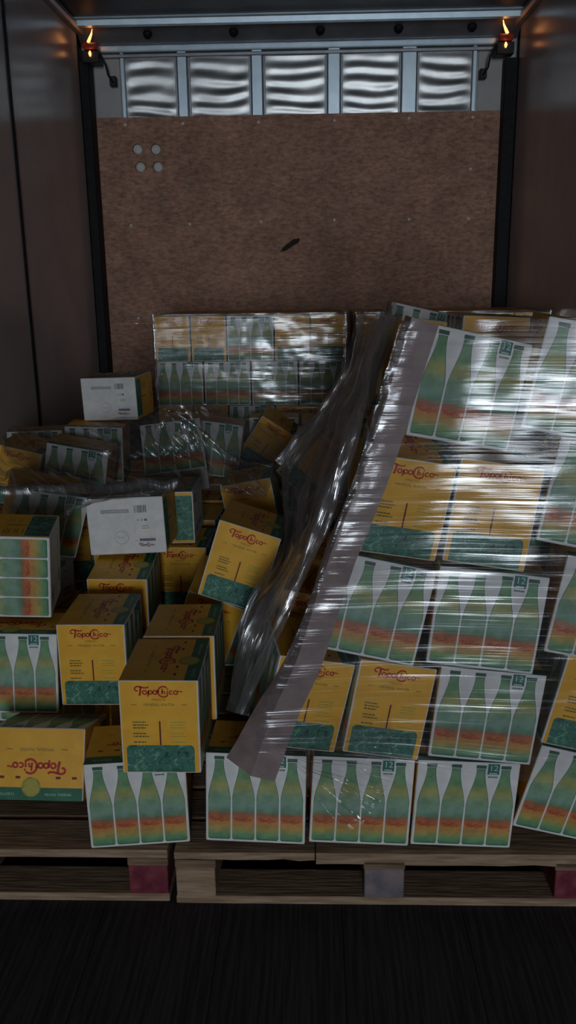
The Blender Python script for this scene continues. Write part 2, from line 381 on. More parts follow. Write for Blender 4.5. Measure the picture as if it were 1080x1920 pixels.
pallet(-1.352, 1.738, 'worn wooden pallet with a red end block against the jointed wall under the fallen cases', ('wood', 'wood_d', 'wood_red'))
pallet(-.337, 1.732, 'wooden pallet with a split front deck board under the leaning wrapped stack', ('wood', 'wood_blue', 'wood_red'), True)
pallet(-1.352, 3.00, 'wooden pallet hidden under the collapsed middle pile by the jointed wall')
pallet(-.337, 3.00, 'wooden pallet hidden under cases behind the leaning wrapped stack')
pallet(-.83, 4.355, 'wooden pallet under the straight wrapped stack below the scrape mark')
pallet(.195, 4.355, 'wooden pallet under the wrapped stack touching the plain wall')

# ------------------------------------------------------------------ drinks case: printed carton
W, D, H = .236, .177, .226
FR = {'B': ((1, 0, 0), (0, 0, 1), (0, -1, 0), W, H, D), 'B2': ((-1, 0, 0), (0, 0, 1), (0, 1, 0), W, H, D),
      'Y': ((0, -1, 0), (0, 0, 1), (-1, 0, 0), D, H, W), 'Y2': ((0, 1, 0), (0, 0, 1), (1, 0, 0), D, H, W),
      'T': ((-1, 0, 0), (0, -1, 0), (0, 0, 1), W, D, H), 'U': ((-1, 0, 0), (0, 1, 0), (0, 0, -1), W, D, H)}
class Print:
    """flat print on one face of the carton: polygons in face metres, stacked in thin layers"""
    def __init__(s, face): s.f = FR[face]; s.V, s.F, s.m, s.uv, s.mats = [], [], [], [], []
    def poly(s, pts, mat, layer=0, uvs=None):
        r, u, n, w, h, d = [Vector(a) if isinstance(a, tuple) else a for a in s.f]
        i = len(s.V)
        for x, y in pts: s.V.append(n * (d / 2 + .0002 + .00008 * layer) + r * x + u * y)
        s.F.append(tuple(range(i, i + len(pts))))
        if mat not in s.mats: s.mats.append(mat)
        s.m.append(s.mats.index(mat)); s.uv.extend(uvs or [(0, 0)] * len(pts))
    def rect(s, x0, y0, x1, y1, mat, layer=0): s.poly([(x0, y0), (x1, y0), (x1, y1), (x0, y1)], mat, layer)
    def mesh(s, name):
        me = bpy.data.meshes.new(name); me.from_pydata(s.V, [], s.F)
        for k in s.mats: me.materials.append(M[k])
        me.polygons.foreach_set('material_index', s.m)
        l = me.uv_layers.new(name='print')
        for k, c in enumerate(s.uv): l.data[k].uv = c
        me.update(); return me
    def stroke(s, pts, wd, mat, layer):
        n = len(pts)
        L, Rr = [], []
        for i in range(n):
            a, b_ = pts[max(i - 1, 0)], pts[min(i + 1, n - 1)]
            dx, dy = b_[0] - a[0], b_[1] - a[1]; q = math.hypot(dx, dy) or 1
            L.append((pts[i][0] - dy / q * wd / 2, pts[i][1] + dx / q * wd / 2)); Rr.append((pts[i][0] + dy / q * wd / 2, pts[i][1] - dx / q * wd / 2))
        for i in range(n - 1): s.poly([Rr[i], Rr[i + 1], L[i + 1], L[i]], mat, layer)
def arc(cx, cy, r, a0, a1, n=14, ry=None):
    return [(cx + r * math.cos(math.radians(a0 + (a1 - a0) * i / n)), cy + (ry or r) * math.sin(math.radians(a0 + (a1 - a0) * i / n))) for i in range(n + 1)]
# the script logo as pen strokes, about 10 wide and 2.6 high
LOGO = [([(.75, 1.55), (.35, 1.5), (.1, 1.8), (.2, 2.25), (.65, 2.5), (1.3, 2.42), (2.0, 2.2), (2.7, 2.2), (3.0, 2.45)], .30),
        ([(1.35, 2.4), (1.3, 1.7), (1.2, 1.0), (1.05, .4)], .36),
        (arc(2.15, 1.15, .42, 0, 360), .27), ([(2.95, 1.55), (2.9, .9), (2.8, .2)], .28), (arc(3.35, 1.15, .40, 0, 360), .26),
        (arc(4.3, 1.15, .42, 0, 360), .27), ([(4.65, 1.35), (4.95, 1.45), (5.2, 1.4)], .2),
        (arc(6.05, 1.3, 1.12, 50, 325, 22, 1.18), .30), ([(5.85, 2.05), (5.8, 1.4), (5.75, .7)], .25),
        ([(5.75, 1.1), (6.0, 1.42), (6.25, 1.3), (6.3, .75)], .24), ([(6.85, 1.5), (6.82, .95), (7.0, .75)], .25), (arc(6.95, 1.9, .12, 0, 360, 6), .14),
        (arc(7.65, 1.12, .38, 45, 320, 10), .25), (arc(8.6, 1.12, .40, 0, 360), .26), ([(8.95, 1.3), (9.3, 1.42), (9.7, 1.3), (10.0, 1.35)], .2)]
def logo(pr, cx, cy, width, mat, layer, k=1.0):
    s = width / 10.0
    for pts, wd in LOGO: pr.stroke([(cx + (x - 5) * s, cy + (y - 1.3) * s) for x, y in pts], wd * s * k, mat, layer)
_dep = None
def text(pr, body, cx, cy, height, mat, layer, spread=1.0):
    c = bpy.data.curves.new('lettering', 'FONT'); c.body = body; c.align_x = 'CENTER'; c.align_y = 'CENTER'; c.size = height / .7
    c.resolution_u = 2; c.space_character = spread
    o = bpy.data.objects.new('lettering', c); COL.objects.link(o)
    dg = bpy.context.evaluated_depsgraph_get(); me = bpy.data.meshes.new_from_object(o.evaluated_get(dg))
    for p in me.polygons: pr.poly([(cx + me.vertices[v].co.x, cy + me.vertices[v].co.y) for v in p.vertices], mat, layer)
    bpy.data.objects.remove(o); bpy.data.curves.remove(c); bpy.data.meshes.remove(me)
def yellow_end(face):
    p = Print(face); w, h = D, H
    p.rect(-w / 2 + .0035, -h / 2 + .003, w / 2 - .0035, h / 2 - .002, 'yellow')
    logo(p, .0, h * .385, w * .60, 'red', 2, 1.15)
    text(p, 'SPARKLING', 0, h * .300, .0042, 'ink', 2); text(p, 'MINERAL WATER', 0, h * .245, .0062, 'ink', 2)
    for sx in (-1, 1): p.rect(sx * .056 - .006, h * .243, sx * .056 + .006, h * .249, 'ink', 2)
    p.rect(-.0018, -h * .19, .0018, h * .07, 'maroon', 2)
    rnd = random.Random(4)
    for sx, mt in ((-1, 'ink'), (1, 'olive')):
        for j in range(8):
            yy = h * (.06 - j * .031); x0 = sx * .042 - .018
            if j in (3, 6): continue
            x = x0; e = x0 + .036 * rnd.uniform(.75, 1)
            while x < e - .002:
                l = rnd.uniform(.003, .008); p.rect(x, yy - .0015, min(x + l, e), yy + .0015, mt, 2); x += l + .0013
    x0, x1, y0, y1, r = -w * .435, w * .425, -h / 2 + .0035, -h * .19, .010
    pts = [(x0, y0), (x1, y0)] + arc(x1 - r, y1 - r, r, 0, 90, 5) + arc(x0 + r, y1 - r, r, 90, 180, 5)
    p.poly(pts, 'mountain', 1)
    return p.mesh('yellow_end_panel')
BOT = [(.030, .0235), (.045, .0266), (.48, .0266), (.54, .0256), (.60, .0232), (.66, .0200), (.72, .0166), (.78, .0135), (.84, .0112), (.885, .0104), (.925, .0104), (.93, .0118), (.968, .0118)]
def bottle_side(face):
    p = Print(face); w, h = W, H; pt = (w - .008) / 4
    for b_ in range(4):
        cx = -w / 2 + .004 + pt * (b_ + .5)
        for (t0, a), (t1, c) in zip(BOT[:-1], BOT[1:]):
            if t0 == .925: continue
            y0, y1 = -h / 2 + t0 * h, -h / 2 + t1 * h; mt = 'cap' if t0 >= .93 else 'bottle'
            p.poly([(cx - a, y0), (cx + a, y0), (cx + c, y1), (cx - c, y1)], mt, 1, [(-1, t0), (1, t0), (1, t1), (-1, t1)])
            if .48 <= t0 < .9: 
                for sg in (1, -1): p.poly([(cx + sg * (a - .0012), y0), (cx + sg * a, y0), (cx + sg * c, y1), (cx + sg * (c - .0012), y1)][::sg], 'outline', 2)
        p.rect(cx - .0235, -h / 2 + .030 * h, cx + .0235, -h / 2 + .042 * h, 'outline', 2)
        logo(p, cx, -h / 2 + .255 * h, .044, 'red', 2, 1.0)
    cx = -w / 2 + .004 + pt * 3
    p.rect(cx - .0135, h * .365, cx + .0135, h * .487, 'badge', 3); p.rect(cx - .0145, h * .31, cx + .0145, h * .365, 'carton', 3)
    text(p, '12', cx, h * .437, .0150, 'badge_num', 4); p.rect(cx - .009, h * .372, cx + .009, h * .385, 'badge_num', 4)
    for k in range(5): p.rect(cx - .011 + k * .0046, h * .328, cx - .0075 + k * .0046, h * .346, 'badge', 4)
    return p.mesh('bottle_panel')
def top_panel():
    p = Print('T'); w, h = W, D
    p.rect(-w / 2 + .002, -h / 2 + .002, w / 2 - .002, h * .32, 'yellow'); p.rect(-w / 2 + .002, h * .32, w / 2 - .002, h / 2 - .001, 'green_band')
    p.poly(arc(.012, h * .31, .024, 0, 345, 23), 'seal', 1); p.poly(arc(.012, h * .31, .019, 0, 345, 23), 'olive', 2)
    for x in (-.095, -.055, .045, .085): p.rect(x - .006, h * .165, x + .006, h * .20, 'maroon', 1)
    logo(p, 0, h * .03, w * .62, 'red', 1, 1.3)
    text(p, 'SPARKLING', 0, -h * .13, .005, 'olive', 1); text(p, 'MINERAL WATER', 0, -h * .205, .0075, 'ink', 1)
    for sx in (-1, 1): p.rect(sx * .068 - .008, -h * .21, sx * .068 + .008, -h * .20, 'ink', 1)
    text(p, 'MINERAL WATER', -.055, h * .41, .006, 'badge_num', 1); text(p, '12 BOTTLES', .075, h * .41, .006, 'badge_num', 1)
    return p.mesh('top_panel')
def base_panel():
    p = Print('U'); w, h = W, D
    X = lambda a: (a - .5) * w
    Y = lambda a: (.5 - a) * h
    rnd = random.Random(2)
    for yy in (.215, .25):                                        # stamped date code
        x = .19
        while x < .55: p.rect(X(x), Y(yy + .014), X(x + .014), Y(yy - .014), 'grey_ink', 1); x += .023
    x = .62
    while x < .78: l = rnd.choice((.006, .010, .015)); p.rect(X(x), Y(.27), X(x + l), Y(.14), 'grey_ink', 1); x += l + rnd.choice((.006, .009))
    for x in (.66, .71, .76): p.poly([(X(x) + a, Y(.40) + c) for a, c in arc(0, 0, .0045, 0, 330, 11)], 'pale_ink' if x < .75 else 'grey_ink', 1)
    for a, c, d_, e in ((.61, .46, .87, .464), (.61, .70, .87, .704), (.61, .46, .613, .70), (.867, .46, .87, .70)): p.rect(X(a), Y(e), X(d_), Y(c), 'pale_ink', 1)
    for yy in (.50, .54): p.rect(X(.70), Y(yy + .015), X(.80), Y(yy), 'olive', 1)
    p.rect(X(.66), Y(.78), X(.87), Y(.73), 'grey_ink', 1); p.rect(X(.60), Y(.775), X(.64), Y(.76), 'pale_ink', 1)
    logo(p, X(.75), Y(.845), .050, 'maroon', 1, 1.2)
    p.poly([(X(.43) + a, Y(.70) + c) for a, c in arc(0, 0, .022, 0, 345, 23)], 'pale_ink', 1); p.poly([(X(.43) + a, Y(.70) + c) for a, c in arc(0, 0, .0195, 0, 345, 23)], 'carton', 2)
    logo(p, X(.43), Y(.70), .030, 'pale_ink', 3, 1.2)
    return p.mesh('base_panel')
BODY = box_mesh('drinks_case', (W, D, H), M['carton'], .0035, 2)
PANELS = [bottle_side('B'), bottle_side('B2'), yellow_end('Y'), yellow_end('Y2'), top_panel(), base_panel()]
NAMES = ['bottle_panel', 'bottle_panel', 'yellow_end_panel', 'yellow_end_panel', 'top_panel', 'base_panel']
CASES = []
def case(loc, q, label, group=None):
    CASES.append((Vector(loc), Quaternion(q).normalized().to_matrix()))
    o = bpy.data.objects.new('drinks_case', BODY); o.rotation_mode = 'QUATERNION'; o.location = loc; o.rotation_quaternion = q
    link(o)
    for nm, me in zip(NAMES, PANELS): link(bpy.data.objects.new(nm, me), o)
    return tag(o, label, 'drinks case', group)
POSES = '''
F11 -0.1381 1.8443 0.2671 0.99915 -0.03714 0.01255 -0.01298
F12 0.1062 1.8426 0.2665 0.99950 -0.01326 0.02695 0.00939
F13 0.3461 1.8393 0.2651 0.99948 0.00276 0.02870 0.01417
F14 0.6060 1.8462 0.2869 0.99264 0.02523 0.11841 -0.00022
F21 -0.0372 1.8739 0.5192 0.63603 0.07931 0.07489 0.76392
F22 0.1568 1.8651 0.5029 0.66856 0.04698 0.08277 0.73754
F23 0.3857 1.8352 0.4952 0.99860 0.00307 0.05232 0.00694
F24 0.6242 1.8601 0.5223 0.71008 0.07642 0.07416 0.69602
F31 0.1284 1.8464 0.7456 0.99424 -0.02090 0.10504 -0.00287
F32 0.3773 1.8276 0.7272 0.99836 -0.01011 0.05497 -0.01198
F33 0.6414 1.8025 0.7556 0.99552 0.00892 0.07871 -0.05170
F41 0.1944 1.8872 0.9895 0.69171 0.10681 0.00744 0.71420
F42 0.3806 1.8689 0.9590 0.71117 0.03925 0.06543 0.69887
F43 0.6135 1.8192 0.9979 0.99431 -0.02529 0.08841 -0.05380
F51 0.2962 1.8437 1.2285 0.98425 -0.01725 0.10404 0.14189
F52 0.5636 1.8092 1.2445 0.99511 0.01091 0.09290 -0.03182
L1 -0.4288 1.8415 0.2600 0.99870 0.00310 -0.00615 0.05051
L2 -0.3454 1.8142 0.4914 0.70398 -0.00441 0.00802 0.71016
L3 -0.3373 2.0624 0.4866 0.70407 -0.01151 0.01021 0.70996
L4 -0.5786 2.1411 0.4867 0.70240 -0.00499 0.00593 0.71174
L5 -0.5817 2.4655 0.5108 0.69855 0.03845 -0.02526 0.71408
L6 -0.8350 2.2301 0.6959 0.73262 0.07423 -0.67628 0.02020
L7 -0.8114 2.1532 0.4390 0.99876 -0.02968 0.02052 0.03429
L8 -0.6882 1.9582 0.2681 0.81357 0.58139 0.00815 -0.00550
L11 -0.5730 2.5994 0.7286 0.01291 -0.01469 0.71704 0.69675
L11b -0.5121 2.8336 0.6917 0.49370 -0.50246 -0.50290 0.50089
L12 -0.9135 2.7576 0.6990 0.96319 0.06725 0.14090 0.21883
L13 -0.2022 2.3393 0.6876 0.71362 0.10544 0.11286 0.68330
L14 -0.3178 2.5147 0.4459 0.71597 0.18241 0.05760 0.67142
L15 -0.2134 2.9486 0.6751 0.70877 -0.06379 -0.06419 0.69961
L15c -0.1949 3.1962 0.5635 0.10237 -0.07375 -0.66380 -0.73720
L16 -0.2073 3.8592 0.7398 0.68713 0.22717 0.17683 0.66707
L17 -0.0026 3.2482 0.7802 0.64359 0.27294 0.26528 0.66402
L18 -0.4202 3.5509 0.7793 0.99731 -0.00601 0.07253 0.00910
L19 -0.5480 3.3044 0.7788 0.93543 -0.34178 -0.07345 0.05261
L20 -0.8374 3.6455 0.9803 0.05274 0.03155 0.70732 0.70422
L21 -0.9037 3.5089 0.7712 0.99964 0.00433 0.01750 0.01979
L21b -1.1809 3.6214 0.7316 0.99949 -0.02369 -0.01078 0.01860
L22 -0.9087 3.2317 0.7418 0.99576 0.01356 0.09097 0.00102
L23 -1.1283 3.2469 0.7422 0.71554 0.09066 0.07037 0.68908
S1 -0.0048 2.4579 0.6156 0.68463 0.15004 0.24869 0.66852
S2 -0.0427 2.1984 0.5242 0.69633 0.00392 0.14062 0.70380
M1 0.3550 3.0471 1.2403 0.99360 0.00208 0.11292 -0.00147
M2 0.2838 2.6159 1.2222 0.70874 0.02706 0.05905 0.70247
M3 0.4745 2.4271 1.2379 0.69547 0.01591 0.01726 0.71817
M4 0.6556 2.4293 1.2301 0.68778 0.00540 0.02540 0.72545
hA 0.0461 2.0493 0.2582 0.02173 0.00000 0.00000 -0.99976
hA 0.5356 2.0488 0.2582 0.00000 0.00000 0.00000 1.00000
hA 0.0410 2.2435 0.2582 0.00582 0.00000 0.00000 0.99998
hA 0.2931 2.2430 0.2582 0.00000 0.00000 0.00000 1.00000
hA 0.5370 2.2420 0.2582 0.01389 0.00000 0.00000 0.99990
hA 0.0387 2.4386 0.2582 0.00958 0.00000 0.00000 -0.99995
hA 0.2869 2.4368 0.2582 0.00977 0.00000 0.00000 -0.99995
hA 0.5355 2.4393 0.2582 1.00000 0.00000 0.00000 0.00166
hA 0.0385 2.6347 0.2582 0.01724 0.00000 0.00000 0.99985
hA 0.2898 2.6308 0.2582 0.99994 0.00000 0.00000 -0.01086
hA 0.5383 2.6370 0.2582 0.99980 0.00000 0.00000 -0.01981
hA -0.2052 2.8322 0.2582 0.00686 0.00000 0.00000 -0.99998
hA 0.0398 2.8306 0.2582 0.99983 0.00000 0.00000 -0.01845
hA 0.2881 2.8337 0.2582 0.01071 0.00000 0.00000 0.99994
hA 0.5400 2.8321 0.2582 0.99980 0.00000 0.00000 -0.01989
hA 0.3610 2.0733 0.4854 0.70993 0.00000 0.00000 -0.70427
hA 0.1826 2.3050 0.4854 0.70078 0.00000 0.00000 -0.71338
hA 0.3786 2.3193 0.4854 0.70148 0.00000 0.00000 -0.71269
hA 0.5616 2.3180 0.4854 0.72087 0.00000 0.00000 0.69307
hA 0.1917 2.5688 0.4854 0.70588 0.00000 0.00000 -0.70833
hA 0.3716 2.5678 0.4854 0.70270 0.00000 0.00000 -0.71148
hA 0.5577 2.5594 0.4854 0.69586 0.00000 0.00000 -0.71818
hA 0.1654 2.8085 0.4854 0.69767 0.00000 0.00000 0.71642
hA 0.3662 2.8098 0.4854 0.71460 0.00000 0.00000 -0.69954
hA 0.5630 2.8083 0.4854 0.71646 0.00000 0.00000 0.69763
hA 0.5313 2.0744 0.7126 0.00876 0.00000 0.00000 0.99996
hA 0.2860 2.2440 0.7126 0.01739 0.00000 0.00000 -0.99985
hA 0.5438 2.2635 0.7126 0.02018 0.00000 0.00000 0.99980
hA 0.2907 2.4390 0.7126 0.99973 0.00000 0.00000 0.02333
hA 0.5443 2.4440 0.7126 0.00892 0.00000 0.00000 0.99996
hA 0.2881 2.6366 0.7126 0.01458 0.00000 0.00000 0.99989
hA 0.5327 2.6371 0.7126 0.00343 0.00000 0.00000 0.99999
hA 0.2884 2.8359 0.7126 0.00965 0.00000 0.00000 0.99995
hA 0.5345 2.8324 0.7126 0.99999 0.00000 0.00000 -0.00491
hA 0.5793 2.0802 0.9398 0.70134 0.00000 0.00000 0.71283
hA 0.1838 2.3062 0.9398 0.68761 0.00000 0.00000 -0.72608
hA 0.3761 2.2894 0.9398 0.71222 0.00000 0.00000 -0.70195
hA 0.5891 2.3388 0.9398 0.71944 0.00000 0.00000 0.69456
hA 0.3607 2.5633 0.9398 0.69027 0.00000 0.00000 -0.72355
hA 0.5576 2.5905 0.9398 0.70063 0.00000 0.00000 0.71353
hA 0.3696 2.8060 0.9398 0.69771 0.00000 0.00000 -0.71638
hA 0.5303 2.2116 1.1670 0.99998 0.00000 0.00000 0.00647
hA 0.2908 2.8341 1.1670 1.00000 0.00000 0.00000 -0.00022
hB -1.2148 2.0446 0.2582 0.99998 0.00000 0.00000 -0.00688
hB -1.2133 2.2450 0.2582 0.00000 0.00000 0.00000 1.00000
hB -1.2156 2.4401 0.2582 0.01287 0.00000 0.00000 -0.99992
hB -0.9697 2.4400 0.2582 1.00000 0.00000 0.00000 0.00261
hB -0.7165 2.4422 0.2582 0.00954 0.00000 0.00000 -0.99995
hB -1.2165 2.6380 0.2582 0.02879 0.00000 0.00000 -0.99959
hB -0.9695 2.6355 0.2582 0.99995 0.00000 0.00000 -0.00995
hB -0.7197 2.6345 0.2582 0.00580 0.00000 0.00000 -0.99998
hB -1.2168 2.8316 0.2582 0.99998 0.00000 0.00000 0.00582
hB -0.9658 2.8348 0.2582 0.02201 0.00000 0.00000 -0.99976
hB -0.7145 2.8320 0.2582 0.00961 0.00000 0.00000 -0.99995
hB -0.4678 2.8349 0.2582 0.02003 0.00000 0.00000 -0.99980
hB -1.2396 2.0727 0.4854 0.71025 0.00000 0.00000 0.70395
hB -1.0444 2.0727 0.4854 0.70579 0.00000 0.00000 -0.70842
hB -1.2395 2.3169 0.4854 0.70893 0.00000 0.00000 -0.70528
hB -1.2427 2.5611 0.4854 0.69550 0.00000 0.00000 -0.71852
hB -1.2449 2.8125 0.4854 0.72007 0.00000 0.00000 0.69390
hB -0.6463 2.8106 0.4854 0.71083 0.00000 0.00000 0.70337
hB -0.4431 2.8072 0.4854 0.71843 0.00000 0.00000 0.69560
hC -1.2170 3.0933 0.2582 0.00149 0.00000 0.00000 1.00000
hC -0.9663 3.0970 0.2582 0.99992 0.00000 0.00000 -0.01261
hC -0.7171 3.0939 0.2582 0.01773 0.00000 0.00000 -0.99984
hC -0.4716 3.0993 0.2582 0.99998 0.00000 0.00000 -0.00702
hC -1.2174 3.2880 0.2582 0.99998 0.00000 0.00000 -0.00627
hC -0.9666 3.2857 0.2582 0.99967 0.00000 0.00000 0.02576
hC -0.7226 3.2852 0.2582 0.99992 0.00000 0.00000 0.01251
hC -0.4663 3.2883 0.2582 0.00463 0.00000 0.00000 0.99999
hC -1.2159 3.4833 0.2582 0.01577 0.00000 0.00000 0.99988
hC -0.9663 3.4827 0.2582 0.00433 0.00000 0.00000 0.99999
hC -0.7180 3.4797 0.2582 0.00590 0.00000 0.00000 0.99998
hC -0.4681 3.4830 0.2582 0.99981 0.00000 0.00000 0.01965
hC -0.9713 3.6702 0.2582 0.00300 0.00000 0.00000 1.00000
hC -0.7156 3.6714 0.2582 0.01966 0.00000 0.00000 -0.99981
hC -0.4726 3.6639 0.2582 0.99997 0.00000 0.00000 0.00757
hC -0.9665 3.8603 0.2582 0.00715 0.00000 0.00000 -0.99997
hC -0.7206 3.8617 0.2582 0.99993 0.00000 0.00000 0.01211
hC -0.4680 3.8624 0.2582 0.00134 0.00000 0.00000 1.00000
hC -0.9695 4.0584 0.2582 0.00492 0.00000 0.00000 -0.99999
hC -0.7173 4.0533 0.2582 0.99973 0.00000 0.00000 -0.02326
hC -0.4664 4.0528 0.2582 0.99927 0.00000 0.00000 0.03810
hC -1.2401 3.1460 0.4854 0.70412 0.00000 0.00000 0.71008
hC -1.0411 3.1402 0.4854 0.70996 0.00000 0.00000 -0.70425
hC -0.8407 3.1433 0.4854 0.69227 0.00000 0.00000 0.72163
hC -0.6448 3.1440 0.4854 0.71220 0.00000 0.00000 -0.70197
hC -0.4454 3.1443 0.4854 0.68158 0.00000 0.00000 -0.73174
hC -1.2407 3.4336 0.4854 0.71380 0.00000 0.00000 0.70035
hC -0.8435 3.4356 0.4854 0.71000 0.00000 0.00000 -0.70420
hC -0.6470 3.4322 0.4854 0.70855 0.00000 0.00000 0.70567
hC -0.4394 3.4299 0.4854 0.70886 0.00000 0.00000 0.70535
hC -0.8409 3.7199 0.4854 0.72123 0.00000 0.00000 -0.69270
hC -0.6474 3.7196 0.4854 0.70533 0.00000 0.00000 0.70887
hC -0.4453 3.7194 0.4854 0.69906 0.00000 0.00000 -0.71506
hC -0.8403 4.0077 0.4854 0.71701 0.00000 0.00000 0.69706
hC -0.6434 4.0078 0.4854 0.72236 0.00000 0.00000 -0.69151
hC -0.4453 4.0100 0.4854 0.69824 0.00000 0.00000 0.71586
hD -0.2042 3.0922 0.2582 1.00000 0.00000 0.00000 0.00163
hD 0.0442 3.1010 0.2582 1.00000 0.00000 0.00000 -0.00207
hD 0.2964 3.0950 0.2582 0.00568 0.00000 0.00000 0.99998
hD 0.5482 3.0943 0.2582 0.02146 0.00000 0.00000 0.99977
hD -0.2072 3.2892 0.2582 0.00520 0.00000 0.00000 -0.99999
hD 0.0431 3.2866 0.2582 0.00788 0.00000 0.00000 -0.99997
hD 0.2909 3.2911 0.2582 0.99987 0.00000 0.00000 0.01629
hD 0.5437 3.2834 0.2582 0.01642 0.00000 0.00000 0.99987
hD -0.2028 3.4796 0.2582 0.01974 0.00000 0.00000 -0.99981
hD 0.0452 3.4785 0.2582 0.99879 0.00000 0.00000 0.04908
hD 0.2972 3.4752 0.2582 0.00595 0.00000 0.00000 0.99998
hD 0.5478 3.4822 0.2582 0.99982 0.00000 0.00000 0.01921
hD -0.2041 3.6736 0.2582 1.00000 0.00000 0.00000 0.00281
hD 0.0371 3.6668 0.2582 0.01911 0.00000 0.00000 -0.99982
hD 0.2962 3.6731 0.2582 0.00619 0.00000 0.00000 -0.99998
hD 0.5447 3.6702 0.2582 0.99970 0.00000 0.00000 0.02454
hD -0.2016 3.8638 0.2582 0.02318 0.00000 0.00000 0.99973
hD 0.0442 3.8627 0.2582 0.99996 0.00000 0.00000 -0.00946
hD 0.2906 3.8604 0.2582 0.00930 0.00000 0.00000 0.99996
hD 0.5441 3.8599 0.2582 0.00979 0.00000 0.00000 -0.99995
hD -0.2052 4.0541 0.2582 0.99999 0.00000 0.00000 0.00517
hD 0.0443 4.0520 0.2582 0.00356 0.00000 0.00000 0.99999
hD 0.2928 4.0562 0.2582 1.00000 0.00000 0.00000 0.00092
hD 0.5473 4.0522 0.2582 0.00267 0.00000 0.00000 -1.00000
hD 0.1714 3.1432 0.4854 0.72247 0.00000 0.00000 0.69140
hD 0.3715 3.1436 0.4854 0.70107 0.00000 0.00000 -0.71309
hD -0.2395 3.4454 0.4854 0.70110 0.00000 0.00000 -0.71306
hD 0.1687 3.4326 0.4854 0.70749 0.00000 0.00000 -0.70672
hD 0.3708 3.4342 0.4854 0.71131 0.00000 0.00000 0.70288
hD -0.0283 3.7201 0.4854 0.69747 0.00000 0.00000 0.71662
hD 0.1717 3.7175 0.4854 0.72816 0.00000 0.00000 -0.68541
hD 0.3718 3.7199 0.4854 0.70740 0.00000 0.00000 -0.70681
hD -0.0271 4.0022 0.4854 0.69941 0.00000 0.00000 -0.71472
hD 0.1714 4.0071 0.4854 0.69451 0.00000 0.00000 0.71948
hD 0.3687 4.0044 0.4854 0.70348 0.00000 0.00000 -0.71072
hD 0.2926 3.0985 0.7126 0.01178 0.00000 0.00000 -0.99993
hD 0.2908 3.2922 0.7126 0.99987 0.00000 0.00000 0.01639
hD 0.0439 3.4815 0.7126 0.99997 0.00000 0.00000 -0.00799
hD 0.2943 3.4784 0.7126 0.02371 0.00000 0.00000 -0.99972
hD 0.0457 3.6681 0.7126 0.00174 0.00000 0.00000 1.00000
hD 0.2976 3.6719 0.7126 0.02090 0.00000 0.00000 -0.99978
hD 0.0699 3.8715 0.7126 0.99998 0.00000 0.00000 0.00685
hD -0.1859 4.0853 0.7126 0.00151 0.00000 0.00000 -1.00000
hD 0.0637 4.0609 0.7126 0.00348 0.00000 0.00000 0.99999
hD 0.3200 4.0868 0.7126 0.01603 0.00000 0.00000 -0.99987
hs -0.4704 2.2243 0.2638 0.39340 0.37779 -0.59932 -0.58594
hs 0.3295 3.0880 0.9769 0.03403 0.03599 -0.02280 0.99851
hs 0.7863 2.5002 0.9814 0.68778 0.00540 0.02540 0.72545
hs -0.9901 2.7576 0.4667 0.43189 0.42618 -0.55175 -0.57220
'''
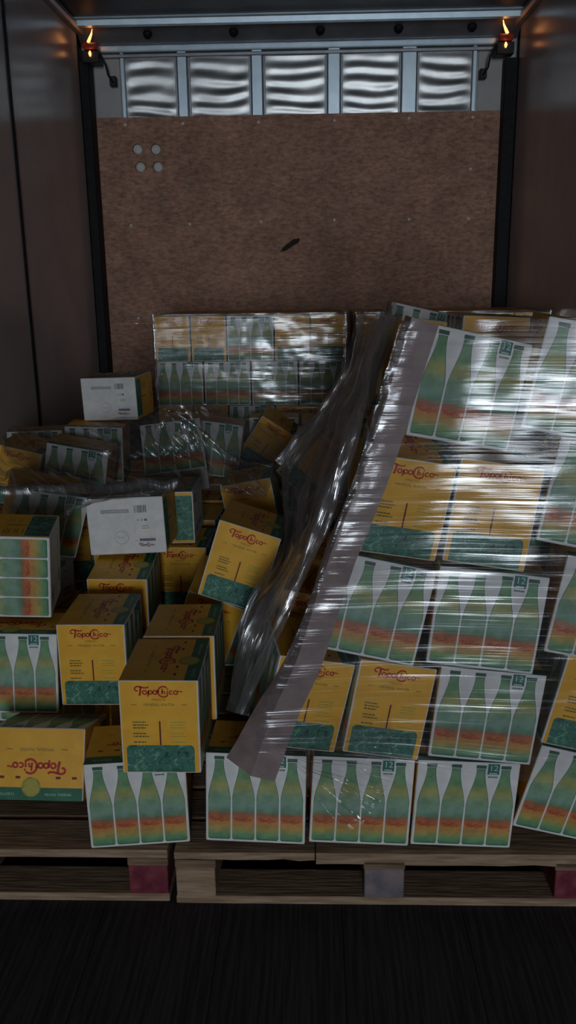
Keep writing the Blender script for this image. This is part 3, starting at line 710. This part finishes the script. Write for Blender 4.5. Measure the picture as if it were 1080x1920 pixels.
LAB = {
 'F11': 'upright bottle-print case in the bottom row, under the foot of the cardboard corner post',
 'F12': 'bottle-print case in the bottom row, next to the one under the corner post',
 'F13': 'upright bottle-print case in the bottom row, beside the one tilted over at the pallet end',
 'F14': 'tilted bottle-print case at the bottom row end of the leaning stack',
 'F21': 'yellow-ended case in the second row, half hidden behind the cardboard corner post',
 'F22': 'yellow-ended case in the second row with bright film streaks, second from the corner post',
 'F23': 'bottle-print case in the second row between two yellow-ended cases',
 'F24': 'yellow-ended case in the second row resting on the tilted bottom case',
 'F31': 'bottle-print case in the third row, partly behind the cardboard corner post',
 'F32': 'bottle-print case in the middle of the third row, under a yellow-ended case',
 'F33': 'bottle-print case at the third row end above a yellow-ended case',
 'F41': 'yellow-ended case in the fourth row touching the cardboard corner post',
 'F42': 'yellow-ended case in the fourth row between a yellow-ended and a bottle-print case',
 'F43': 'bottle-print case in the fourth row beside two yellow-ended cases',
 'F51': 'bottle-print case on the top row beside the corner post, glaring white through film',
 'F52': 'bottle-print case on the top row, away from the corner post and nearly clear of glare',
 'L1': 'bottle-print case standing at the pallet edge under an overhanging yellow-ended case',
 'L2': 'yellow-ended case set across the bottle-print case at the pallet edge, overhanging it',
 'L3': 'yellow-ended case right behind the overhanging one, only its top and side edge showing',
 'L4': 'upright yellow-ended case between the upright bottle-print case and the overhanging one',
 'L5': 'upright yellow-ended case just below the white-based case with green picture beside it',
 'L6': 'case lying on its side with four bottles printed lengthways, bases towards the yellow cases',
 'L7': 'upright bottle-print case below the one lying on its side',
 'L8': 'case lying with its yellow top facing out, red script logo upside down',
 'L11': 'case lying with its white barcode base facing out, in front of a green picture',
 'L11b': 'case on its side showing a green mountain picture beside the white barcode base',
 'L12': 'bottle-print case leaning under the film edge, behind the one lying on its side',
 'L13': 'bright yellow-ended case tilted to one side on top of the fallen pile',
 'L14': 'yellow-ended case wedged below the bright tilted one, mostly covered',
 'L15': 'dim yellow-ended case under streaky film, just above the bright tilted one',
 'L15c': 'case with a pale grey base peeping out behind the bright tilted yellow one',
 'L16': 'yellow-ended case tipped over in front of the straight wrapped stack',
 'L17': 'yellow-ended case tipped far over beneath the gathered film curtain',
 'L18': 'bottle-print case under film, just in front of the straight wrapped stack',
 'L19': 'bottle-print case tipped back under streaky film with its label band showing',
 'L20': 'case on top of the film-covered pile with its white base facing out',
 'L21': 'bottle-print case under the white-based case on top of the film-covered pile',
 'L21b': 'dim bottle-print case under film at the jointed wall',
 'L22': 'slightly tilted bottle-print case low under the film, beside a brownish yellow-ended one',
 'L23': 'brownish yellow-ended case low under the film beside the jointed wall',
 'S1': 'yellow-ended case leaning under film beside the bright tilted one, behind the corner post',
 'S2': 'yellow-ended case leaning under film behind the lower half of the corner post',
 'M1': 'bottle-print case behind the top of the corner post with only bottle caps showing',
 'M2': 'dim yellow-ended case just behind the top of the corner post',
 'M3': 'dim yellow-ended case standing behind the glaring top row bottle-print case',
 'M4': 'dim yellow-ended case peeping out between the two top row bottle-print cases',
}
HID = {'hA': ('drinks case packed inside the leaning stack behind its front', 'cases inside the leaning stack'),
       'hB': ('drinks case buried low in the fallen pile on the red-blocked pallet', 'buried cases on the near pallet'),
       'hC': ('drinks case buried under the film-covered middle pile', 'buried cases of the middle pile'),
       'hD': ('drinks case stacked behind the leaning stack and hanging film', 'cases behind the leaning stack'),
       'hs': ('drinks case jammed at an angle between fallen cases', 'jammed cases in the pile')}
RN = ['bottom', 'second', 'third', 'fourth', 'top']
for ln in POSES.strip().split('\n'):
    t = ln.split(); v = [float(a) for a in t[1:8]]
    if t[0] in LAB: case(v[:3], v[3:], LAB[t[0]])
    else:
        lay = RN[min(4, max(0, int((v[2] - .144) / .2272)))]
        lb, gp = HID[t[0]]
        if t[0] != 'hs': lb, gp = lb + f', {lay} layer', gp + f', {lay} layer'
        case(v[:3], v[3:], lb, gp)
# straight stacks against the bulkhead
def row(x0, order, layer, y0, labels, group):
    x = x0
    for k in order:
        w, d = (W, D) if k == 'B' else (D, W)
        a = 0 if k == 'B' else math.pi / 2
        z = .1445 + layer * (H + .0012) + H / 2 + .001
        case((x + w / 2, y0 + d / 2 + random.uniform(0, .002), z), Quaternion((0, 0, 1), a + random.uniform(-.004, .004)), labels[k], group)
        x += w + (.0065 if 'Y' in order else .008)
    return x
for nm, xs, desc, plan in (('a', -.803, 'straight stack below the scrape mark', ['BBBB', 'YYBYY', 'YYBYY', 'BBBB', 'YYBYY']),
                           ('b', .217, 'stack touching the plain wall', ['BBBB', 'YYBYY', 'BBBB', 'BBBB', 'YYBYY'])):
    for l, order in enumerate(plan):
        lab = {'B': f'bottle-print case in the {RN[l]} row of the {desc}', 'Y': f'yellow-ended case in the {RN[l]} row of the {desc}'}
        row(xs, order, l, 4.40, lab, f'{RN[l]} row of the {desc}')
    lab = {'B': f'case atop the {desc}, behind its front row'}
    for j in range(1, 4): row(xs, 'BBBB', 4, 4.40 + .245 * (j > 0) + (j - 1) * .183 , lab, f'top layer of the {desc}')
    for l in range(4):
        lab = {'B': f'case inside the {RN[l]} layer of the {desc}'}
        for j in (1, 2, 3): row(xs, 'BBBB', l, 4.645 + (j - 1) * .183, lab, f'inside of the {RN[l]} layer of the {desc}')

# ------------------------------------------------------------------ cardboard corner post, slightly bowed V strip
PC = [(-0.144, 1.685, 0.38), (-0.089, 1.69, 0.541), (-0.043, 1.695, 0.645), (-0.011, 1.7, 0.745), (0.034, 1.7, 0.895), (0.079, 1.705, 1.009), (0.121, 1.71, 1.13), (0.164, 1.712, 1.279), (0.193, 1.712, 1.377)]
def cat(P, t):
    n = len(P) - 1; s = min(max(t * n, 0), n - 1e-6); i = int(s); f = s - i
    p = [Vector(P[min(max(i + k, 0), n)]) for k in (-1, 0, 1, 2)]
    return .5 * ((2 * p[1]) + (p[2] - p[0]) * f + (2 * p[0] - 5 * p[1] + 4 * p[2] - p[3]) * f * f + (3 * p[1] - p[0] - 3 * p[2] + p[3]) * f ** 3)
V, Fc = [], []
NS = 24; th = .004
for i in range(NS + 1):
    c = cat(PC, i / NS); t = (cat(PC, min(1, i / NS + .02)) - cat(PC, max(0, i / NS - .02))).normalized()
    s = t.cross(Vector((0, 1, 0))).normalized(); nn = s.cross(t).normalized()
    if s.x < 0: s = -s
    if nn.y > 0: nn = -nn
    wid = .056
    f = i / NS; lf = .062 - .040 * min(1, f / .16) - .014 * min(1, max(0, (f - .16) / .25))
    a = c - s * lf - nn * .046; b_ = c; d_ = c + s * wid - nn * .006
    a2 = a - nn * th + s * th; b2 = b_ - nn * th; d2 = d_ - nn * th
    V += [a, b_, d_, d2, b2, a2]
for i in range(NS):
    for k in range(6):
        p, q = i * 6 + k, i * 6 + (k + 1) % 6
        Fc.append((p, q, q + 6, p + 6))
Fc += [tuple(range(5, -1, -1)), tuple(range(NS * 6, NS * 6 + 6))]
tag(mesh_obj('corner_post', V, Fc, M['kraft']), 'long brown cardboard corner post leaning at the edge of the wrapped stack', 'corner post')

# ------------------------------------------------------------------ stretch film
def sheet(name, grid, mat, label, nu=60, nv=60, amp=.006, freq=9, stretch=(1, 1), folds=0, seed=0, uvs=(1, 1), swap=False, shear=0, ridges=()):
    rows = len(grid)
    def at(u, v):
        cols = [cat(r, u) for r in grid]
        return cat(cols, v)
    V, Fc, U = [], [], []
    for j in range(nv + 1):
        for i in range(nu + 1):
            u, v = i / nu, j / nv
            p = at(u, v); e = .002
            du = at(min(1, u + e), v) - at(max(0, u - e), v); dv = at(u, min(1, v + e)) - at(u, max(0, v - e))
            n = du.cross(dv)
            n = n.normalized() if n.length > 1e-12 else Vector((0, -1, 0))
            k = noise.noise(Vector((u * freq * stretch[0], v * freq * stretch[1], seed))) + .5 * noise.noise(Vector((u * freq * 2.3 * stretch[0], v * freq * 2.3 * stretch[1], seed + 5)))
            if folds: k += 1.1 * math.sin(u * folds * 6.28 + 2 * noise.noise(Vector((u * 3, v * 3, seed + 9))))
            h = 0
            for (u0, v0, u1, v1, hh, ww) in ridges:
                t = ((u - u0) * (u1 - u0) + (v - v0) * (v1 - v0)) / ((u1 - u0) ** 2 + (v1 - v0) ** 2)
                if -.05 < t < 1.05:
                    d = abs((u - u0) * (v1 - v0) - (v - v0) * (u1 - u0)) / math.hypot(u1 - u0, v1 - v0)
                    h += hh * math.exp(-(d / ww) ** 2) * min(1, 12 * max(0, t + .05) , 12 * max(0, 1.05 - t))
            V.append(p + n * (amp * k + h)); U.append((u * uvs[0], v * uvs[1]) if not swap else (v * uvs[0], (u - shear * v) * uvs[1]))
    for j in range(nv):
        for i in range(nu):
            c = j * (nu + 1) + i; Fc.append((c, c + 1, c + nu + 2, c + nu + 1))
    o = mesh_obj(name, V, Fc, mat, None, True)
    l = o.data.uv_layers.new(name='film')
    for lp in o.data.loops: l.data[lp.index].uv = U[lp.vertex_index]
    return tag(o, label, 'stretch film')
def press(o, gap=.006, rounds=45):
    # lay the film on the cartons: every point inside a carton is pushed out through its nearest side, the rest follows softly
    me = o.data; n = len(me.vertices); base = np.empty(n * 3); me.vertices.foreach_get('co', base); base = base.reshape(-1, 3)
    ed = np.empty(len(me.edges) * 2, int); me.edges.foreach_get('vertices', ed); ed = ed.reshape(-1, 2)
    deg = np.bincount(ed.ravel(), minlength=n)[:, None].astype(float)
    lo, hi = base.min(0) - .25, base.max(0) + .25; half = np.array((W, D, H)) / 2 + gap
    near = [(np.array(c), np.array(R_)) for c, R_ in CASES if all(lo[k] < c[k] < hi[k] for k in range(3))]
    d = np.zeros_like(base)
    for it in range(rounds + 12):
        hit = False
        for c, R_ in near:
            q = base + d - c; idx = np.nonzero((np.abs(q) < .26).all(1))[0]
            if not len(idx): continue
            l = q[idx] @ R_; pen = half - np.abs(l); ins = (pen > 0).all(1)
            if not ins.any(): continue
            hit = True; ii = idx[ins]; pn = pen[ins]; k = pn.argmin(1); ar = np.arange(len(ii))
            sg = np.sign(l[ins][ar, k]); d[ii] += R_.T[k] * (sg * (pn[ar, k] + 1e-4))[:, None]
        if not hit: break
        if it < rounds:
            s_ = np.zeros_like(d); np.add.at(s_, ed[:, 0], d[ed[:, 1]]); np.add.at(s_, ed[:, 1], d[ed[:, 0]])
            d = .55 * d + .45 * s_ / deg
    me.vertices.foreach_set('co', (base + d).ravel()); me.update()
# over the face of the leaning stack, round its far edge
fr = []
for z, xl in ((1.372, .19), (1.25, .155), (1.10, .115), (.95, .065), (.80, .012), (.65, -.05), (.52, -.10), (.44, -.115)):
    zr = z if z > .5 else .37 + (z - .44) * .5
    yp = 1.676 + .020 * min(1, max(0, (z - .44) / .6))
    fr.append([(xl - .02, yp, z), (xl + .025, yp, z), (xl + (.45 - xl) * .5, 1.704 + .10 * max(0, z - 1.05), z + (zr - z) * .45), (.45, 1.689 + .08 * max(0, z - 1.05), zr), (.60, 1.688, zr), (.77, 1.704, zr), (.815, 1.76, zr), (.80, 1.98, zr)])
face_film = sheet('stretch_film', fr, M['film'], 'clear stretch film over the face of the leaning stack, streaked with glare', 70, 90, .0035, 5, (1, 2.5), seed=1, uvs=(1, 1))
CURT = [[(0.171, 1.86, 1.377), (0.176, 2.1, 1.365), (0.175, 2.5, 1.337), (0.15, 2.9, 1.363)], [(0.143, 1.82, 1.28), (0.14, 2.1, 1.241), (0.128, 2.5, 1.186), (0.117, 2.8, 1.172)], [(0.104, 1.8, 1.159), (0.082, 2.1, 1.098), (0.043, 2.5, 1.031), (-0.005, 2.8, 0.999)], [(0.059, 1.79, 1.011), (0.028, 2.0, 0.959), (-0.028, 2.4, 0.893), (-0.1, 2.7, 0.859)], [(0.001, 1.78, 0.857), (-0.031, 1.95, 0.8), (-0.062, 2.15, 0.748), (-0.088, 2.2, 0.755)], [(-0.075, 1.745, 0.718), (-0.14, 1.86, 0.65), (-0.155, 2.0, 0.61), (-0.16, 2.03, 0.609)], [(-0.165, 1.745, 0.5), (-0.19, 1.85, 0.45), (-0.195, 1.98, 0.417), (-0.195, 2.03, 0.406)]]
curtain = sheet('stretch_film', CURT, M['film_curtain'], 'gathered stretch film hanging back from the corner post in folds', 90, 90, .020, 5, (1.5, .8), folds=4, seed=3, swap=True)
def rope(pts, rad, seed):
    n, ns = 26, 70; V, Fc, U = [], [], []
    for i in range(ns + 1):
        t = i / ns; p = cat(pts, t); d = (cat(pts, min(1, t + .01)) - cat(pts, max(0, t - .01))).normalized()
        a = d.cross(Vector((.2, 1, .1))).normalized(); b_ = d.cross(a)
        r0 = rad[0] + (rad[1] - rad[0]) * t
        for k in range(n):
            an = 6.2832 * k / n; r_ = r0 * (1 + .35 * math.sin(3 * an + 5 * t + seed) + .3 * noise.noise(Vector((math.cos(an) * 2, math.sin(an) * 2, t * 9 + seed))))
            V.append(p + a * math.cos(an) * r_ + b_ * math.sin(an) * r_); U.append((t, k / n))
    for i in range(ns):
        for k in range(n): Fc.append((i * n + k, i * n + (k + 1) % n, (i + 1) * n + (k + 1) % n, (i + 1) * n + k))
    o = mesh_obj('twisted_edge', V, Fc, M['film_rope'], curtain, True)
    l = o.data.uv_layers.new(name='film')
    for lp in o.data.loops: l.data[lp.index].uv = U[lp.vertex_index]
    return o
rope([(0.207, 2.2, 1.376), (0.194, 2.35, 1.287), (0.174, 2.5, 1.201), (0.142, 2.6, 1.136), (0.089, 2.7, 1.062), (0.022, 2.8, 0.99), (-0.041, 2.85, 0.918), (-0.106, 2.85, 0.841)], (.016, .030), 2)
rope([(0.214, 2.5, 1.369), (0.204, 2.6, 1.27), (0.172, 2.7, 1.165), (0.127, 2.8, 1.077), (0.078, 2.8, 0.98)], (.014, .022), 5)
DRAPE = [[(-1.246, 3.45, 0.882), (-0.916, 3.3, 0.915), (-0.596, 3.12, 0.982), (-0.505, 3.12, 1.011), (-0.383, 3.25, 0.995), (-0.302, 3.25, 0.949), (-0.141, 3.3, 0.898)], [(-1.151, 3.05, 0.85), (-0.91, 3.04, 0.866), (-0.652, 3.03, 0.893), (-0.498, 3.04, 0.91), (-0.372, 3.12, 0.88), (-0.234, 3.12, 0.839), (-0.078, 3.05, 0.812)], [(-1.085, 2.8, 0.807), (-0.864, 2.86, 0.807), (-0.656, 2.93, 0.809), (-0.489, 2.96, 0.82), (-0.36, 2.99, 0.797), (-0.217, 3.0, 0.784), (-0.088, 2.85, 0.789)], [(-1.028, 2.6, 0.815), (-0.783, 2.58, 0.825), (-0.563, 2.5, 0.848), (-0.416, 2.5, 0.854), (-0.362, 2.7, 0.817), (-0.265, 2.78, 0.799), (-0.139, 2.76, 0.801)], [(-0.999, 2.45, 0.722), (-0.818, 2.45, 0.738), (-0.691, 2.48, 0.804), (-0.465, 2.49, 0.829), (-0.382, 2.65, 0.806), (-0.282, 2.76, 0.765), (-0.156, 2.74, 0.751)]]
sheet('stretch_film', DRAPE, M['film_drape'], 'loose stretch film draped over the collapsed middle pile', 170, 130, .012, 7, (2.0, 1), seed=6, swap=True, shear=.45,
      ridges=[(.44, .05, .86, .52, -.03, .012), (.49, .38, .63, .56, -.022, .008), (.32, .18, .47, .58, -.018, .008), (.27, .14, .43, .52, -.016, .007), (.37, .2, .52, .6, -.016, .007),
              (.22, .2, .36, .5, -.012, .006), (.0, .78, .52, .77, -.03, .014), (.7, .45, .9, .7, -.018, .009)])
FAN = [[(-0.107, 1.69, 0.488), (-0.107, 1.69, 0.488), (-0.107, 1.69, 0.488), (-0.107, 1.69, 0.488)], [(-0.024, 1.694, 0.486), (-0.013, 1.688, 0.452), (-0.019, 1.68, 0.424), (-0.042, 1.672, 0.409)], [(0.058, 1.7, 0.498), (0.076, 1.688, 0.453), (0.058, 1.672, 0.403), (0.01, 1.655, 0.346)], [(0.164, 1.705, 0.522), (0.182, 1.69, 0.452), (0.152, 1.665, 0.361), (0.069, 1.635, 0.273)]]
fan = sheet('creased_corner', [[(x, y - .024, z) for x, y, z in r_] for r_ in FAN], M['film_fan'], None, 50, 50, .004, 4, (1, 1), folds=0, seed=8, swap=True, uvs=(1, 1))
fan.parent = face_film
del fan['category']
def wrap(x0, x1, y0, y1, z0, z1, label, seed):
    g = []
    for k in range(6):
        z = z1 + (z0 - z1) * k / 5
        g.append([(x0, y1, z), (x0, (y0 + y1) / 2, z), (x0, y0 + .03, z), (x0 + .02, y0, z), (x0 * .75 + x1 * .25, y0 - .003, z), (x0 * .5 + x1 * .5, y0 - .004, z), (x0 * .25 + x1 * .75, y0 - .003, z), (x1 - .02, y0, z), (x1, y0 + .03, z), (x1, (y0 + y1) / 2, z), (x1, y1, z)])
    return sheet('stretch_film', g, M['film_back'], label, 120, 60, .004, 6, (2.2, 1.2), seed=seed, uvs=(3, 1.3))
wrap(-.816, .178, 4.385, 5.35, .16, 1.292, 'clear stretch film wound around the straight stack below the scrape mark', 11)
wrap(.205, 1.193, 4.385, 5.35, .16, 1.292, 'clear stretch film wound around the stack touching the plain wall', 15)
for o in [o for o in COL.objects if o.name.startswith('stretch_film')]: press(o, .011 if o.name == 'stretch_film.002' else .006)
sc = sheet('film_scrap', [[(-.326, 1.702, .002), (-.30, 1.692, .003), (-.27, 1.690, .002), (-.247, 1.681, .002)], [(-.326, 1.694, .008), (-.30, 1.685, .010), (-.27, 1.683, .009), (-.247, 1.674, .006)]], M['film'], 'thin torn scrap of clear film on the floor before the pallets', 20, 4, .001, 8, seed=2)
